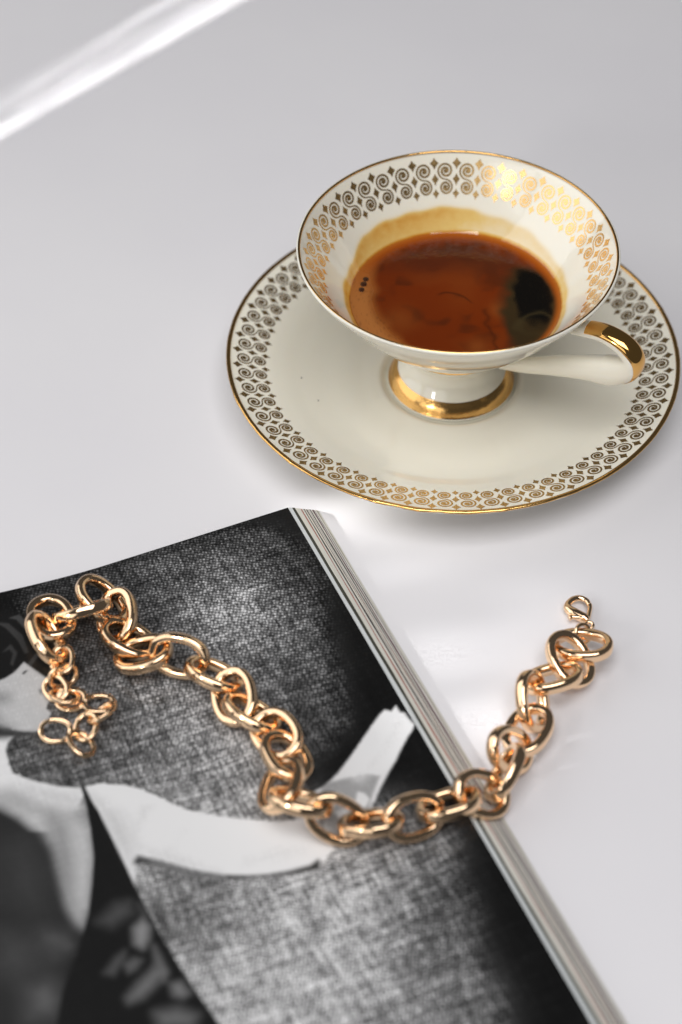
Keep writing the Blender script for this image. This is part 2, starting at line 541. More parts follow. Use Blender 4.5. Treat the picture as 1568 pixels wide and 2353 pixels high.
# ------------------------------------------------------------------ coffee
def coffee():
    t = empty("coffee", (CX, CY, 38.5), "dark brown coffee with rusty crema and a black clearing at its right, filling the cup", "coffee")
    m = mat("coffee_surface", (0.08, 0.02, 0.005), 0.06)
    nt, N, L, b = nodes(m)
    b.inputs['Specular IOR Level'].default_value = 0.35
    at = N.new('ShaderNodeAttribute')
    at.attribute_name = 'shade'
    at.attribute_type = 'GEOMETRY'
    L.new(at.outputs['Color'], b.inputs['Base Color'])
    rr = N.new('ShaderNodeAttribute')
    rr.attribute_name = 'froth'
    mr = N.new('ShaderNodeMapRange')
    mr.inputs['To Min'].default_value = 0.05
    mr.inputs['To Max'].default_value = 0.55
    L.new(rr.outputs['Fac'], mr.inputs['Value'])
    L.new(mr.outputs['Result'], b.inputs['Roughness'])
    no = N.new('ShaderNodeTexNoise')
    no.inputs['Scale'].default_value = 700
    tc = N.new('ShaderNodeTexCoord')
    L.new(tc.outputs['Object'], no.inputs['Vector'])
    bu = N.new('ShaderNodeBump')
    bu.inputs['Strength'].default_value = 0.08
    bu.inputs['Distance'].default_value = 0.0004
    L.new(no.outputs['Fac'], bu.inputs['Height'])
    L.new(bu.outputs['Normal'], b.inputs['Normal'])
    nr, ns = 110, 220
    R = 34.05
    rad = R*(np.linspace(0.004, 1, nr))**0.8
    th = np.linspace(0, 2*np.pi, ns, endpoint=False)
    r, a = np.meshgrid(rad, th, indexing='ij')
    x, y = r*np.cos(a), r*np.sin(a)
    z = 0.45*np.exp(-(R-r)/0.7)

    # smooth value noise
    def vn(x, y, s, seed):
        g = np.random.default_rng(seed).random((64, 64))
        u, v = (x/s+31) % 63, (y/s+31) % 63
        i, j = u.astype(int), v.astype(int)
        fu, fv = u-i, v-j
        fu, fv = fu*fu*(3-2*fu), fv*fv*(3-2*fv)
        return (g[i, j]*(1-fu)+g[i+1, j]*fu)*(1-fv)+(g[i, j+1]*(1-fu)+g[i+1, j+1]*fu)*fv
    wx = x+5*(vn(x, y, 9, 1)-.5)+2*(vn(x, y, 3, 2)-.5)
    wy = y+5*(vn(x, y, 9, 3)-.5)+2*(vn(x, y, 3, 4)-.5)

    def sm(e0, e1, v):
        q = np.clip((v-e0)/(e1-e0), 0, 1)
        return q*q*(3-2*q)
    col = np.array([0.155, 0.023, 0.0016])[None, None]*np.ones(x.shape+(1,))

    def mix(f, c):
        nonlocal col
        col = col*(1-f[..., None])+np.array(c)*f[..., None]
    n1 = vn(wx, wy, 8, 5)*.6+vn(wx, wy, 3.2, 6)*.4
    mix(sm(.45, .7, n1)*.6, (0.062, 0.014, 0.003))
    mix(sm(.55, .8, vn(wx+9, wy, 11, 8))*.7, (0.17, 0.032, 0.004))
    mix(sm(8, 20, wy)*(1-sm(26, 31, r))*.65, (0.055, 0.015, 0.006))
    # paler islands of crema
    for px, py, s, f in ((6, -23, 3.0, .5), (14, -5, 3.2, .6), (-18, -9, 5.0, .35), (2, 2, 6, .15)):
        mix(f*np.exp(-((x-px)**2+((y-py)*.8)**2)/s**2), (0.26, 0.07, 0.012))
    # hairline split
    ln = np.exp(-((wy-(1.5-0.28*(wx+2)))/0.55)**2)*sm(-9, -5, wx)*(1-sm(4, 8, wx))
    mix(ln*.6, (0.03, 0.008, 0.002))
    ln = np.exp(-((wx-(8.5+0.02*(wy+10)**2))/0.9)**2)*(1-sm(-4, 0, wy))
    mix(ln*.5, (0.045, 0.010, 0.002))
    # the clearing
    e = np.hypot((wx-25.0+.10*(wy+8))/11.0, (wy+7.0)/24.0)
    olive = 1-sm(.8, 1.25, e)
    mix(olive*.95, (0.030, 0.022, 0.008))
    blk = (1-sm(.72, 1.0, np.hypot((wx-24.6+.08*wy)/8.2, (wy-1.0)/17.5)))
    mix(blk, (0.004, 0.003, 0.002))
    loop = np.exp(-((np.hypot((wx-25)/5.5, (wy+13)/5.2)-1.0)/0.22)**2)*sm(-22, -12, wy)
    mix(loop*.55, (0.05, 0.036, 0.014))
    sp = (vn(x, y, .55, 11) > .93)*blk*.5
    mix(sp*.25, (0.05, 0.04, 0.02))
    # crema ring at the wall, broad and frothy on the left
    left = sm(0.45, 1.0, -np.cos(a-0.35))
    wdt = 2.6+1.8*sst(y/20)+8.5*left*(.85+.3*vn(x, y, 5, 12))
    ring = 1-sm(0, 1, (R-r)/wdt)
    mix(ring*.9*(1-.4*left), (0.40, 0.082, 0.005))
    froth = left*(1-sm(.35, 1.0, (R-r)/wdt))
    mix(froth*.75, (0.46, 0.18, 0.04))
    mix(np.exp(-(R-r)/0.8)*.55*(1-left), (0.45, 0.17, 0.03))
    fs = (vn(x, y, .5, 14) > .80)*sm(.1, .6, left)*(1-sm(.9, 1.5, (R-r)/wdt))
    mix(fs*.35, (0.12, 0.035, 0.008))
    V = np.stack([x, y, z], -1).reshape(-1, 3)
    i, j = np.meshgrid(np.arange(nr-1), np.arange(ns), indexing='ij')
    A = i*ns+j
    B = i*ns+(j+1) % ns
    F = np.stack([A, A+ns, B+ns, B], -1).reshape(-1, 4).tolist()
    F.append(list(range(ns)))
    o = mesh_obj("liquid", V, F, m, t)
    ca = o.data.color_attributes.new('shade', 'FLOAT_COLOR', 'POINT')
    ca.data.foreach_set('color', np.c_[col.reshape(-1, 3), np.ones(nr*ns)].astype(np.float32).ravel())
    fa = o.data.attributes.new('froth', 'FLOAT', 'POINT')
    fa.data.foreach_set('value', np.clip(froth, 0, 1).astype(np.float32).ravel())
    mb = mat("bubble_film", (0.05, 0.016, 0.006), 0.12)
    first = None
    for bx, by, br in ((-28.9, 10.2, .95), (-29.6, 7.7, 1.05), (-30.3, 4.9, .95)):
        if first is None:
            a8 = np.linspace(0, 2*np.pi, 12, endpoint=False)
            V = [(0, 0, .34)]+[(.6*np.cos(q), .6*np.sin(q), .27) for q in a8]+[(np.cos(q), np.sin(q), -.02) for q in a8]
            F = [(0, 1+k, 1+(k+1) % 12) for k in range(12)]+[(1+k, 13+k, 13+(k+1) % 12, 1+(k+1) % 12) for k in range(12)]
            o = first = mesh_obj("bubble", V, F, mb, t)
        else:
            o = first.copy()
            C.objects.link(o)
            o.parent = t
        o.location = (bx*K, by*K, .15*K)
        o.scale = (br*1.05, br*1.25, br)
    return t


coffee()

# ------------------------------------------------------------------ magazine
MX, MY = -16.7, -62.1
MROT = math.atan2(-0.40457, -0.91451)       # local x runs along the top edge, local y down the fore-edge
# flat print of the open page, in page millimetres: (what it shows, tone, edge softness, outline)
SHAPES = [
    ('fabric_shadow', 0.012, 4, [(102.9, 4.2), (97.8, 4.9), (91.4, 9.9), (87.5, 16.7), (88.4, 25.6), (92.9, 36.5), (102.1, 40.4), (112.9, 38.3)]),
    ('hair_light', 0.06, 0.5, [(94.3, 10.7), (90.9, 10.4), (88.7, 16.3), (89.3, 23.4), (90.4, 23.8), (91.0, 17.0), (92.3, 12.1)]),
    ('hair_light', 0.045, 0.5, [(98.4, 11.2), (94.9, 12.8), (92.5, 18.7), (92.9, 25.8), (94.0, 25.8), (94.5, 19.9), (96.2, 14.5)]),
    ('hair_light', 0.05, 0.5, [(99.2, 30.9), (95.2, 30.5), (90.8, 26.5), (90.7, 28.0), (95.0, 32.3), (99.0, 32.7)]),
    ('hair_light', 0.04, 0.5, [(100.1, 23.4), (96.8, 20.9), (96.0, 24.8), (98.7, 29.3), (99.2, 28.4), (97.3, 24.7), (97.7, 22.8)]),
    ('face', 0.5, 0.5, [(111.5, 34.6), (103.8, 33.4), (102.0, 33.1), (98.8, 31.7), (95.3, 28.9), (94.4, 30.6), (93.5, 32.3), (91.2, 36.6), (92.0, 41.3), (92.6, 45.3), (93.8, 46.4), (94.7, 47.6), (93.8, 49.8), (94.8, 50.9), (94.9, 52.4), (96.3, 54.2), (99.9, 55.1), (104.3, 53.2), (108.7, 49.5), (114.9, 46.1)]),
    ('face_dark', 0.28, 5, [(111.6, 34.9), (105.0, 37.3), (103.0, 39.1), (103.2, 41.3), (105.3, 42.1), (112.9, 39.4)]),
    ('face_dark', 0.3, 5, [(113.7, 42.1), (107.9, 44.9), (107.1, 47.8), (105.8, 50.9), (107.9, 52.3), (115.7, 48.8)]),
    ('mark', 0.06, 0.4, [(97.0, 32.7), (96.0, 32.1), (95.2, 32.2), (95.7, 32.8), (96.8, 33.5), (97.1, 33.3)]),
    ('mark', 0.2, 0.6, [(94.5, 40.3), (93.8, 40.1), (93.8, 41.1), (94.3, 42.3), (94.7, 41.9)]),
    ('under_chin', 0.03, 3, [(115.3, 47.4), (108.8, 49.8), (105.7, 53.1), (100.0, 55.4), (102.3, 55.4), (105.6, 54.6), (108.9, 55.6), (116.8, 52.7)]),
    ('collar', 0.72, 0.6, [(116.2, 50.4), (110.5, 52.5), (107.3, 54.0), (106.2, 54.6), (108.2, 55.9), (109.8, 58.6), (110.4, 63.1), (110.4, 67.0), (105.9, 71.4), (100.4, 75.3), (94.6, 77.9), (94.5, 80.7), (104.2, 90.4), (112.3, 87.4), (117.6, 78.6), (122.0, 69.9)]),
    ('collar_dark', 0.05, 3, [(115.9, 49.4), (109.4, 51.8), (105.7, 54.2), (105.7, 54.8), (108.6, 54.7), (116.7, 52.4)]),
    ('shirt_shade', 0.4, 6, [(124.0, 68.7), (112.3, 71.6), (104.9, 76.0), (97.3, 81.9), (95.9, 88.0), (97.8, 99.2), (104.9, 115.7), (108.5, 121.7), (110.7, 120.2), (110.9, 113.5), (108.4, 94.6), (110.1, 84.6), (124.9, 71.6)]),
    ('jacket', 0.026, 4, [(124.9, 71.6), (117.0, 76.7), (113.0, 81.9), (110.1, 88.5), (109.1, 96.7), (110.2, 106.2), (110.9, 116.4), (109.8, 121.2), (109.4, 123.5), (112.7, 128.8), (117.9, 136.6), (124.8, 152.1), (145.9, 142.8)]),
    ('shirt_fold', 0.62, 5, [(111.1, 69.6), (105.4, 75.8), (97.5, 80.6), (95.8, 84.9), (100.5, 84.0), (107.5, 78.3)]),
    ('shirt_fold', 0.26, 6, [(104.9, 84.0), (103.2, 90.2), (104.7, 102.2), (107.6, 114.7), (109.0, 113.4), (107.4, 101.2)]),
    ('shirt_fold', 0.5, 6, [(100.3, 88.9), (97.3, 92.3), (100.8, 103.6), (106.0, 115.3), (106.3, 110.7), (102.7, 99.8)]),
    ('jacket_patch', 0.07, 3, [(118.4, 120.8), (116.2, 120.6), (113.6, 123.4), (113.1, 125.7), (114.5, 126.3), (116.1, 123.9)]),
    ('jacket_patch', 0.1, 4, [(125.2, 135.7), (123.3, 135.1), (122.8, 138.1), (124.0, 141.0), (125.4, 139.7)]),
    ('jacket_patch', 0.03, 3, [(128.7, 110.7), (125.2, 115.1), (122.0, 123.7), (120.0, 132.2), (120.5, 135.5), (122.5, 132.6), (125.1, 122.4), (130.0, 115.2)]),
    ('jacket_patch', 0.075, 10, [(117.7, 119.6), (113.7, 121.9), (114.2, 125.3), (117.7, 126.8), (119.5, 123.3)]),
    ('jacket_patch', 0.1, 12, [(126.1, 134.6), (122.1, 134.9), (121.7, 139.2), (124.2, 141.6), (128.0, 140.6)]),
    ('jacket_patch', 0.06, 14, [(128.3, 117.4), (123.3, 120.3), (123.5, 126.6), (128.3, 128.8), (131.5, 123.8)]),
    ('jacket_patch', 0.05, 18, [(119.0, 91.3), (114.0, 91.0), (113.2, 102.0), (117.8, 110.8), (121.5, 103.3)]),
    ('band', 0.8, 0.5, [(93.4, 78.0), (89.7, 78.2), (83.4, 80.7), (79.4, 83.8), (76.1, 87.4), (72.6, 92.1), (69.4, 95.5), (61.7, 101.0), (56.5, 104.3), (51.1, 107.3), (45.5, 109.6), (38.3, 111.3), (37.9, 122.7), (43.2, 125.8), (51.8, 124.7), (60.5, 122.3), (68.6, 118.5), (76.1, 113.3), (82.4, 107.9), (87.9, 104.3), (91.7, 113.9), (92.2, 107.4), (92.7, 97.9), (93.2, 86.6), (94.3, 80.5)]),
    ('band_shade', 0.55, 9, [(93.5, 80.0), (89.9, 84.5), (86.6, 91.3), (86.8, 99.2), (90.7, 110.2), (92.3, 100.4), (92.9, 87.5)]),
    ('dark_line', 0.02, 1.6, [(89.1, 105.6), (87.3, 105.1), (82.5, 108.1), (78.7, 111.6), (73.8, 115.4), (68.6, 118.5), (63.2, 121.0), (57.6, 123.0), (51.7, 124.3), (46.1, 124.9), (43.4, 124.0), (42.9, 125.1), (44.4, 127.2), (50.5, 126.0), (57.9, 123.7), (63.5, 121.7), (69.5, 119.2), (76.9, 115.2), (82.2, 110.9), (87.3, 107.5), (89.6, 107.0)]),
    ('band_fold', 0.66, 5, [(80.5, 88.7), (77.3, 90.7), (82.8, 95.1), (86.8, 99.2), (87.4, 97.4)]),
    ('band_fold', 0.72, 6, [(72.9, 99.6), (67.6, 99.3), (73.3, 104.2), (79.4, 106.6), (80.0, 104.8)]),
    ('band_fold', 0.86, 6, [(68.1, 100.7), (57.0, 105.5), (49.7, 111.9), (56.9, 113.5), (71.3, 108.9), (73.3, 105.8)]),
    ('band_fold', 0.7, 6, [(61.8, 114.4), (50.6, 115.5), (42.8, 118.9), (45.4, 121.7), (56.6, 120.6), (63.4, 118.4)]),
    ('band_fold', 0.6, 7, [(85.6, 102.8), (78.5, 107.7), (72.9, 113.0), (69.3, 117.1), (76.4, 112.4), (83.2, 106.8)]),
    ('tie', 0.012, 0.5, [(94.3, 77.2), (93.4, 77.4), (93.1, 83.5), (92.6, 86.8), (92.0, 99.7), (91.5, 113.5), (91.4, 119.1), (90.6, 130.4), (89.4, 140.2), (87.6, 151.4), (85.9, 160.2), (84.9, 166.1), (126.3, 151.5), (119.6, 138.0), (112.9, 129.4), (109.4, 123.5), (106.1, 118.2), (102.0, 109.2), (98.8, 101.2), (96.5, 91.8), (95.1, 84.3)]),
    ('satin', 0.1, 2.5, [(102.2, 135.6), (99.4, 134.5), (97.5, 135.9), (100.1, 138.1), (102.2, 138.4)]),
    ('satin', 0.08, 3, [(107.8, 136.3), (103.6, 132.9), (100.8, 131.8), (101.5, 133.7), (105.9, 137.7)]),
    ('satin', 0.07, 3, [(92.7, 119.3), (91.8, 121.9), (91.9, 123.7), (92.9, 123.1)]),
    ('satin', 0.23, 3.25, [(96.4, 126.1), (93.3, 124.3), (92.4, 126.9), (94.1, 130.6), (96.3, 132.7), (97.7, 130.7)]),
    ('satin', 0.149, 3.9, [(104.9, 145.1), (101.0, 142.3), (95.7, 139.3), (93.6, 140.8), (96.8, 143.9), (101.3, 146.4), (104.8, 146.5)]),
    ('satin', 0.149, 3.25, [(93.4, 133.0), (93.0, 136.8), (93.0, 141.8), (94.6, 143.6), (94.7, 138.3)]),
    ('satin', 0.172, 3.25, [(93.1, 145.2), (90.7, 145.4), (89.8, 149.2), (91.8, 149.9), (93.7, 148.5)]),
    ('satin', 0.138, 5.2, [(99.7, 151.8), (94.0, 152.5), (90.5, 155.9), (92.6, 158.2), (99.9, 155.8)]),
    ('satin', 0.069, 5.2, [(104.3, 121.1), (98.2, 117.4), (94.7, 117.9), (95.3, 121.4), (101.6, 123.5)]),
    ('forearm', 0.78, 1, [(7.5, 86.1), (5.7, 85.3), (4.4, 86.6), (2.3, 85.3), (2.2, 87.8), (1.1, 88.5), (0.9, 91.2), (0.4, 93.3), (1.3, 94.7), (4.1, 96.8), (7.7, 100.0), (10.5, 102.8), (14.2, 105.8), (18.4, 109.7), (20.9, 112.1), (23.4, 114.5), (27.9, 118.0), (33.7, 115.5), (39.5, 105.3), (37.0, 103.6), (32.1, 102.9), (26.9, 100.2), (21.8, 96.7), (19.3, 94.9), (13.8, 90.7), (10.1, 87.9)]),
    ('cuff', 0.36, 1.2, [(33.4, 103.2), (30.5, 102.1), (27.7, 102.4), (25.4, 102.6), (22.5, 102.8), (19.0, 104.1), (16.6, 105.9), (19.4, 108.8), (23.3, 113.5), (27.5, 120.3), (36.9, 119.0), (36.7, 107.6)]),
    ('cuff_light', 0.8, 1, [(24.5, 108.3), (23.1, 109.5), (22.7, 111.7), (24.2, 113.4), (25.9, 114.1), (27.1, 111.8), (25.8, 110.1)]),
    ('cuff_light', 0.8, 1.2, [(33.0, 111.8), (30.3, 112.1), (29.3, 114.1), (31.4, 115.1), (32.9, 114.2)]),
    ('arm_fold', 0.68, 5, [(5.1, 90.1), (3.2, 90.9), (7.7, 95.6), (14.8, 100.6), (22.1, 105.2), (22.8, 104.2), (15.2, 98.9)]),
    ('arm_fold', 0.82, 5, [(8.2, 90.2), (5.1, 88.6), (8.4, 93.1), (16.2, 98.5), (23.3, 102.6), (23.2, 101.1), (15.5, 95.8)]),
    ('under_cuff', 0.03, 1.5, [(33.7, 116.1), (30.2, 116.2), (25.7, 118.8), (19.4, 122.4), (21.3, 126.4), (33.2, 121.2)]),
]
BLOBS = [(21.6, 44.1, 8.33333, 0.07), (25.7, 60.5, 8.33333, 0.08), (14.3, 26.5, 8.33333, 0.04), (21.9, 17.3, 9.72222, 0.08), (27.3, 77.3, 6.94444, 0.05), (22.1, 152.2, 6.94444, 0.05), (32.1, 32, 9.72222, 0.483), (31.1, 39.9, 8.33333, 0.345), (39.7, 15.3, 8.33333, 0.102), (51.7, 17.6, 9.72222, 0.072), (66.6, 20.6, 11.1111, 0.06), (75.9, 7.6, 8.33333, 0.03), (47, 31, 8.33333, 0.136), (42.4, 40.5, 8.33333, 0.212), (36.1, 52.3, 8.33333, 0.187), (31.6, 61.4, 8.33333, 0.136), (64.1, 32.7, 9.72222, 0.072), (68.4, 55.8, 9.72222, 0.156), (59.2, 63.2, 11.1111, 0.289), (55.7, 74.9, 11.1111, 0.306), (45.5, 69.2, 8.33333, 0.255), (78.7, 55.4, 8.33333, 0.12), (89.8, 61.6, 9.72222, 0.136), (98.6, 65.2, 9.72222, 0.102), (78.2, 72.4, 9.72222, 0.136), (67.5, 78.2, 9.72222, 0.187), (59, 89.9, 11.1111, 0.34), (54, 100.1, 8.33333, 0.34), (33.6, 76.2, 8.33333, 0.085), (83.4, 114.3, 8.33333, 0.3), (74.6, 123.5, 9.72222, 0.16), (83.3, 130.4, 8.33333, 0.16), (67.1, 129.5, 8.33333, 0.22), (57.1, 129.4, 8.33333, 0.38), (41.7, 128.7, 9.72222, 0.5), (28.8, 128.4, 9.72222, 0.3), (20.7, 130.5, 8.33333, 0.12), (65.8, 144.4, 12.5, 0.5), (50.8, 143.8, 12.5, 0.55), (76.9, 153.8, 11.1111, 0.5), (62.6, 159.7, 12.5, 0.6), (48.3, 160.4, 11.1111, 0.42), (35.7, 149.1, 9.72222, 0.3), (44.9, 174.2, 11.1111, 0.35), (36.8, 177.8, 9.72222, 0.2), (31.8, 162.2, 8.33333, 0.1), (30.2, 179.4, 6.94444, 0.08)]



def page_z(s):
    return 6+5.5*sst((s-60)/70)-9*sst((s-150)/55)


def poly_sdf(px, py, pts):
    p = np.array(pts, float)
    d = np.full(px.shape, 1e9)
    ins = np.zeros(px.shape, bool)
    for i in range(len(p)):
        a, b = p[i], p[(i+1) % len(p)]
        ex, ey = b-a
        wx, wy = px-a[0], py-a[1]
        q = np.clip((wx*ex+wy*ey)/(ex*ex+ey*ey+1e-12), 0, 1)
        d = np.minimum(d, np.hypot(wx-ex*q, wy-ey*q))
        c = ((a[1] <= py) & (b[1] > py)) | ((b[1] <= py) & (a[1] > py))
        xi = a[0]+(py-a[1])*ex/(ey if abs(ey) > 1e-9 else 1e-9)
        ins ^= c & (px < xi)
    return np.where(ins, -d, d)


def print_material():
    m = mat("printed_page", (0.5, 0.5, 0.5), 0.28)
    nt, N, L, b = nodes(m)
    b.inputs['Specular IOR Level'].default_value = 0.22
    at = N.new('ShaderNodeAttribute')
    at.attribute_name = 'tone'
    aw = N.new('ShaderNodeAttribute')
    aw.attribute_name = 'weave'
    tc = N.new('ShaderNodeTexCoord')

    def tex(kind, sx, sy, **kw):
        mp = N.new('ShaderNodeMapping')
        mp.inputs['Scale'].default_value = (sx, sy, 0)
        mp.inputs['Rotation'].default_value = (0, 0, math.radians(kw.pop('rot', 0)))
        L.new(tc.outputs['Object'], mp.inputs['Vector'])
        n = N.new(kind)
        for k, v in kw.items():
            n.inputs[k].default_value = v
        L.new(mp.outputs['Vector'], n.inputs['Vector'])
        return n

    def mth(op, a, b_, clamp=False):
        n = N.new('ShaderNodeMath')
        n.operation = op
        n.use_clamp = clamp
        for i, v in enumerate((a, b_)):
            if isinstance(v, (int, float)):
                n.inputs[i].default_value = v
            else:
                L.new(v, n.inputs[i])
        return n.outputs[0]
    # slubby threads both ways, then the little dots of the weave
    t1 = tex('ShaderNodeTexNoise', 1250, 70, Scale=1, Detail=3, Roughness=.6, rot=4)
    t2 = tex('ShaderNodeTexNoise', 70, 1150, Scale=1, Detail=3, Roughness=.6, rot=4)
    fine = tex('ShaderNodeTexNoise', 1700, 1700, Scale=1, Detail=2, Roughness=.7)
    blot = tex('ShaderNodeTexNoise', 200, 200, Scale=1, Detail=4, Roughness=.6)
    v1 = tex('ShaderNodeTexVoronoi', 980, 980, Scale=1, Randomness=.35, rot=30)
    dots = mth('SUBTRACT', 1.0, mth('MULTIPLY', v1.outputs['Distance'], 1.5), True)
    s = mth('ADD', mth('MULTIPLY', mth('SUBTRACT', t1.outputs['Fac'], .5), 4.2), mth('MULTIPLY', mth('SUBTRACT', t2.outputs['Fac'], .5), 4.2))
    s = mth('ADD', s, mth('MULTIPLY', mth('SUBTRACT', fine.outputs['Fac'], .5), 1.8))
    s = mth('ADD', s, mth('MULTIPLY', mth('SUBTRACT', blot.outputs['Fac'], .5), 2.4))
    s = mth('ADD', s, mth('MULTIPLY', mth('SUBTRACT', dots, .45), 2.6))
    f = mth('POWER', 2.7, s)
    f = mth('MINIMUM', f, 4.5)
    f = mth('ADD', mth('MULTIPLY', mth('SUBTRACT', f, 1.0), aw.outputs['Fac']), 1.0)
    tone = mth('MULTIPLY', at.outputs['Fac'], f)
    tone = mth('MINIMUM', tone, .74)
    cb = N.new('ShaderNodeCombineColor')
    L.new(tone, cb.inputs[0])
    L.new(tone, cb.inputs[1])
    L.new(mth('MULTIPLY', tone, 1.01), cb.inputs[2])
    L.new(cb.outputs['Color'], b.inputs['Base Color'])
    return m


def magazine():
    t = empty("magazine", (MX, MY, 0), "open glossy magazine with a black and white fashion photograph, lying under the gold chain", "magazine", MROT)
    WS, HT = 205.0, 262.0
    # the printed top leaf
    ds = .42
    s1 = np.arange(0, 150, ds)
    s2 = np.arange(150, WS+1, 2.5)
    s = np.r_[s1, s2]
    tt = np.r_[np.arange(0, 205, ds), np.arange(205, HT+1, 2.5)]
    S, T = np.meshgrid(s, tt, indexing='ij')
    Z = page_z(S)
    wgt = np.zeros(S.shape)+1e-4
    val = np.zeros(S.shape)
    for bs, bt, br, bv in BLOBS:
        g = np.exp(-((S-bs)**2+(T-bt)**2)/(br*1.25)**2)
        wgt += g
        val += g*bv
    conf = np.clip(wgt/.5, 0, 1)
    tone = .006+(val/wgt)*conf*.92
    weave = np.clip(conf*3, 0.3, 1)
    # a broad dark margin down the fore-edge
    for name, v, soft, pts in SHAPES:
        a = np.array(pts)
        pad = 3*soft+2
        sl = (S > a[:, 0].min()-pad) & (S < a[:, 0].max()+pad) & (T > a[:, 1].min()-pad) & (T < a[:, 1].max()+pad)
        d = poly_sdf(S[sl], T[sl], pts)
        f = 1-sst((d+soft*.6)/(1.2*soft))
        tone[sl] = tone[sl]*(1-f)+v*f
        weave[sl] = weave[sl]*(1-f)+0.06*f
    n, k = S.shape
    i, j = np.meshgrid(np.arange(n-1), np.arange(k-1), indexing='ij')
    A = (i*k+j).ravel()
    F = np.stack([A, A+k, A+k+1, A+1], -1)
    me = bpy.data.meshes.new("printed_page")
    V = np.stack([S, T, Z], -1).reshape(-1, 3)*K
    me.vertices.add(n*k)
    me.vertices.foreach_set('co', V.ravel())
    me.loops.add(F.size)
    me.loops.foreach_set('vertex_index', F.ravel())
    me.polygons.add(len(F))
    me.polygons.foreach_set('loop_start', np.arange(0, F.size, 4))
    me.polygons.foreach_set('use_smooth', np.ones(len(F), bool))
    me.update()
    me.validate()
    for nm, arr in (('tone', tone), ('weave', weave)):
        at = me.attributes.new(nm, 'FLOAT', 'POINT')
        at.data.foreach_set('value', arr.astype(np.float32).ravel())
    me.materials.append(print_material())
    o = bpy.data.objects.new("printed_page", me)
    C.objects.link(o)
    o.parent = t
    o['label'] = "top page printed with a grey woven fabric photograph"
    # the leaves below, fanned out to the right; each gathers a few sheets
    pale = [(.74, .78, .80), (.76, .74, .67), (.73, .71, .66), (.75, .71, .63), (.71, .69, .63), (.67, .65, .61), (.72, .70, .65)]
    ink = [(.05, .05, .035), (.36, .10, .06), (.06, .05, .05), (.08, .07, .07), (.10, .03, .05), (.30, .27, .20), (.22, .10, .07)]
    cols = [(pale[0], .60), (ink[0], .50), (pale[1], .55), (pale[2], .22), (ink[1], .20), (pale[2], .34), (ink[2], .24), (pale[3], .20), (ink[3], .12),
            (pale[4], .26), (ink[6], .10), (pale[5], .18), (ink[2], .18), (pale[4], .22), (ink[4], .24), (pale[5], .24), (ink[3], .08), (pale[6], .22), (ink[5], .14), (pale[6], .34)]
    tot = sum(c[1] for c in cols)
    q = 0.0
    r2 = np.random.default_rng(5)
    for idx, (c, th) in enumerate(cols):
        m = mat("leaf_edge", c, .6)
        nt, N, L, b = nodes(m)
        no = N.new('ShaderNodeTexNoise')
        no.inputs['Scale'].default_value = 1
        no.inputs['Detail'].default_value = 3
        tc = N.new('ShaderNodeTexCoord')
        mp = N.new('ShaderNodeMapping')
        mp.inputs['Scale'].default_value = (900, 22, 6000)
        L.new(tc.outputs['Object'], mp.inputs['Vector'])
        L.new(mp.outputs['Vector'], no.inputs['Vector'])
        mx = N.new('ShaderNodeMix')
        mx.data_type = 'RGBA'
        L.new(no.outputs['Fac'], mx.inputs['Factor'])
        mx.inputs[6].default_value = (*[x*.88 for x in c], 1)
        mx.inputs[7].default_value = (*[min(.85, x*1.1+.005) for x in c], 1)
        L.new(mx.outputs[2], b.inputs['Base Color'])
        q0, q1 = q/tot, (q+th)/tot
        q += th

        def edge(f):                    # fore-edge section: juts out to the right as it goes down
            return -10.6*f**0.92, 5.97*(1-f)-0.0
        x0, z0 = edge(q0)
        x1, z1 = edge(q1)
        z1 = max(z1, .05)
        jit = r2.normal()*.05
        V, Fc = [], []
        ys = [0+jit*3] + list(np.linspace(6, HT, 24))
        ss = [0, 20, 45] + list(np.arange(60, WS+1, 5.0))
        for y in ys:
            wv = .16*math.sin(y*.05+idx*1.3)+.10*math.sin(y*.21+idx*2.1)
            for si in ss:
                zt = page_z(np.array(float(si)))
                f = float(zt)/6.0
                lift = min(1.0, si/20)
                V.append((x0+wv*(1-lift) if si == 0 else si, y, z0*f-.02-(.12 if si else 0)))
            for si in ss:
                zt = float(page_z(np.array(float(si))))/6.0
                V.append((x1+wv*.5 if si == 0 else si, y, max(z1*zt, .04)))
        w2 = len(ss)
        for a in range(len(ys)-1):
            o0, o1 = a*2*w2, (a+1)*2*w2
            Fc.append((o0, o0+w2, o1+w2, o1))
            for k2 in range(w2-1):
                Fc.append((o0+k2, o1+k2, o1+k2+1, o0+k2+1))
        for k2 in range(w2-1):
            Fc.append((k2, k2+1, w2+k2+1, w2+k2))
        mesh_obj("leaf", V, Fc, m, t, smooth=False)
    return t


magazine()

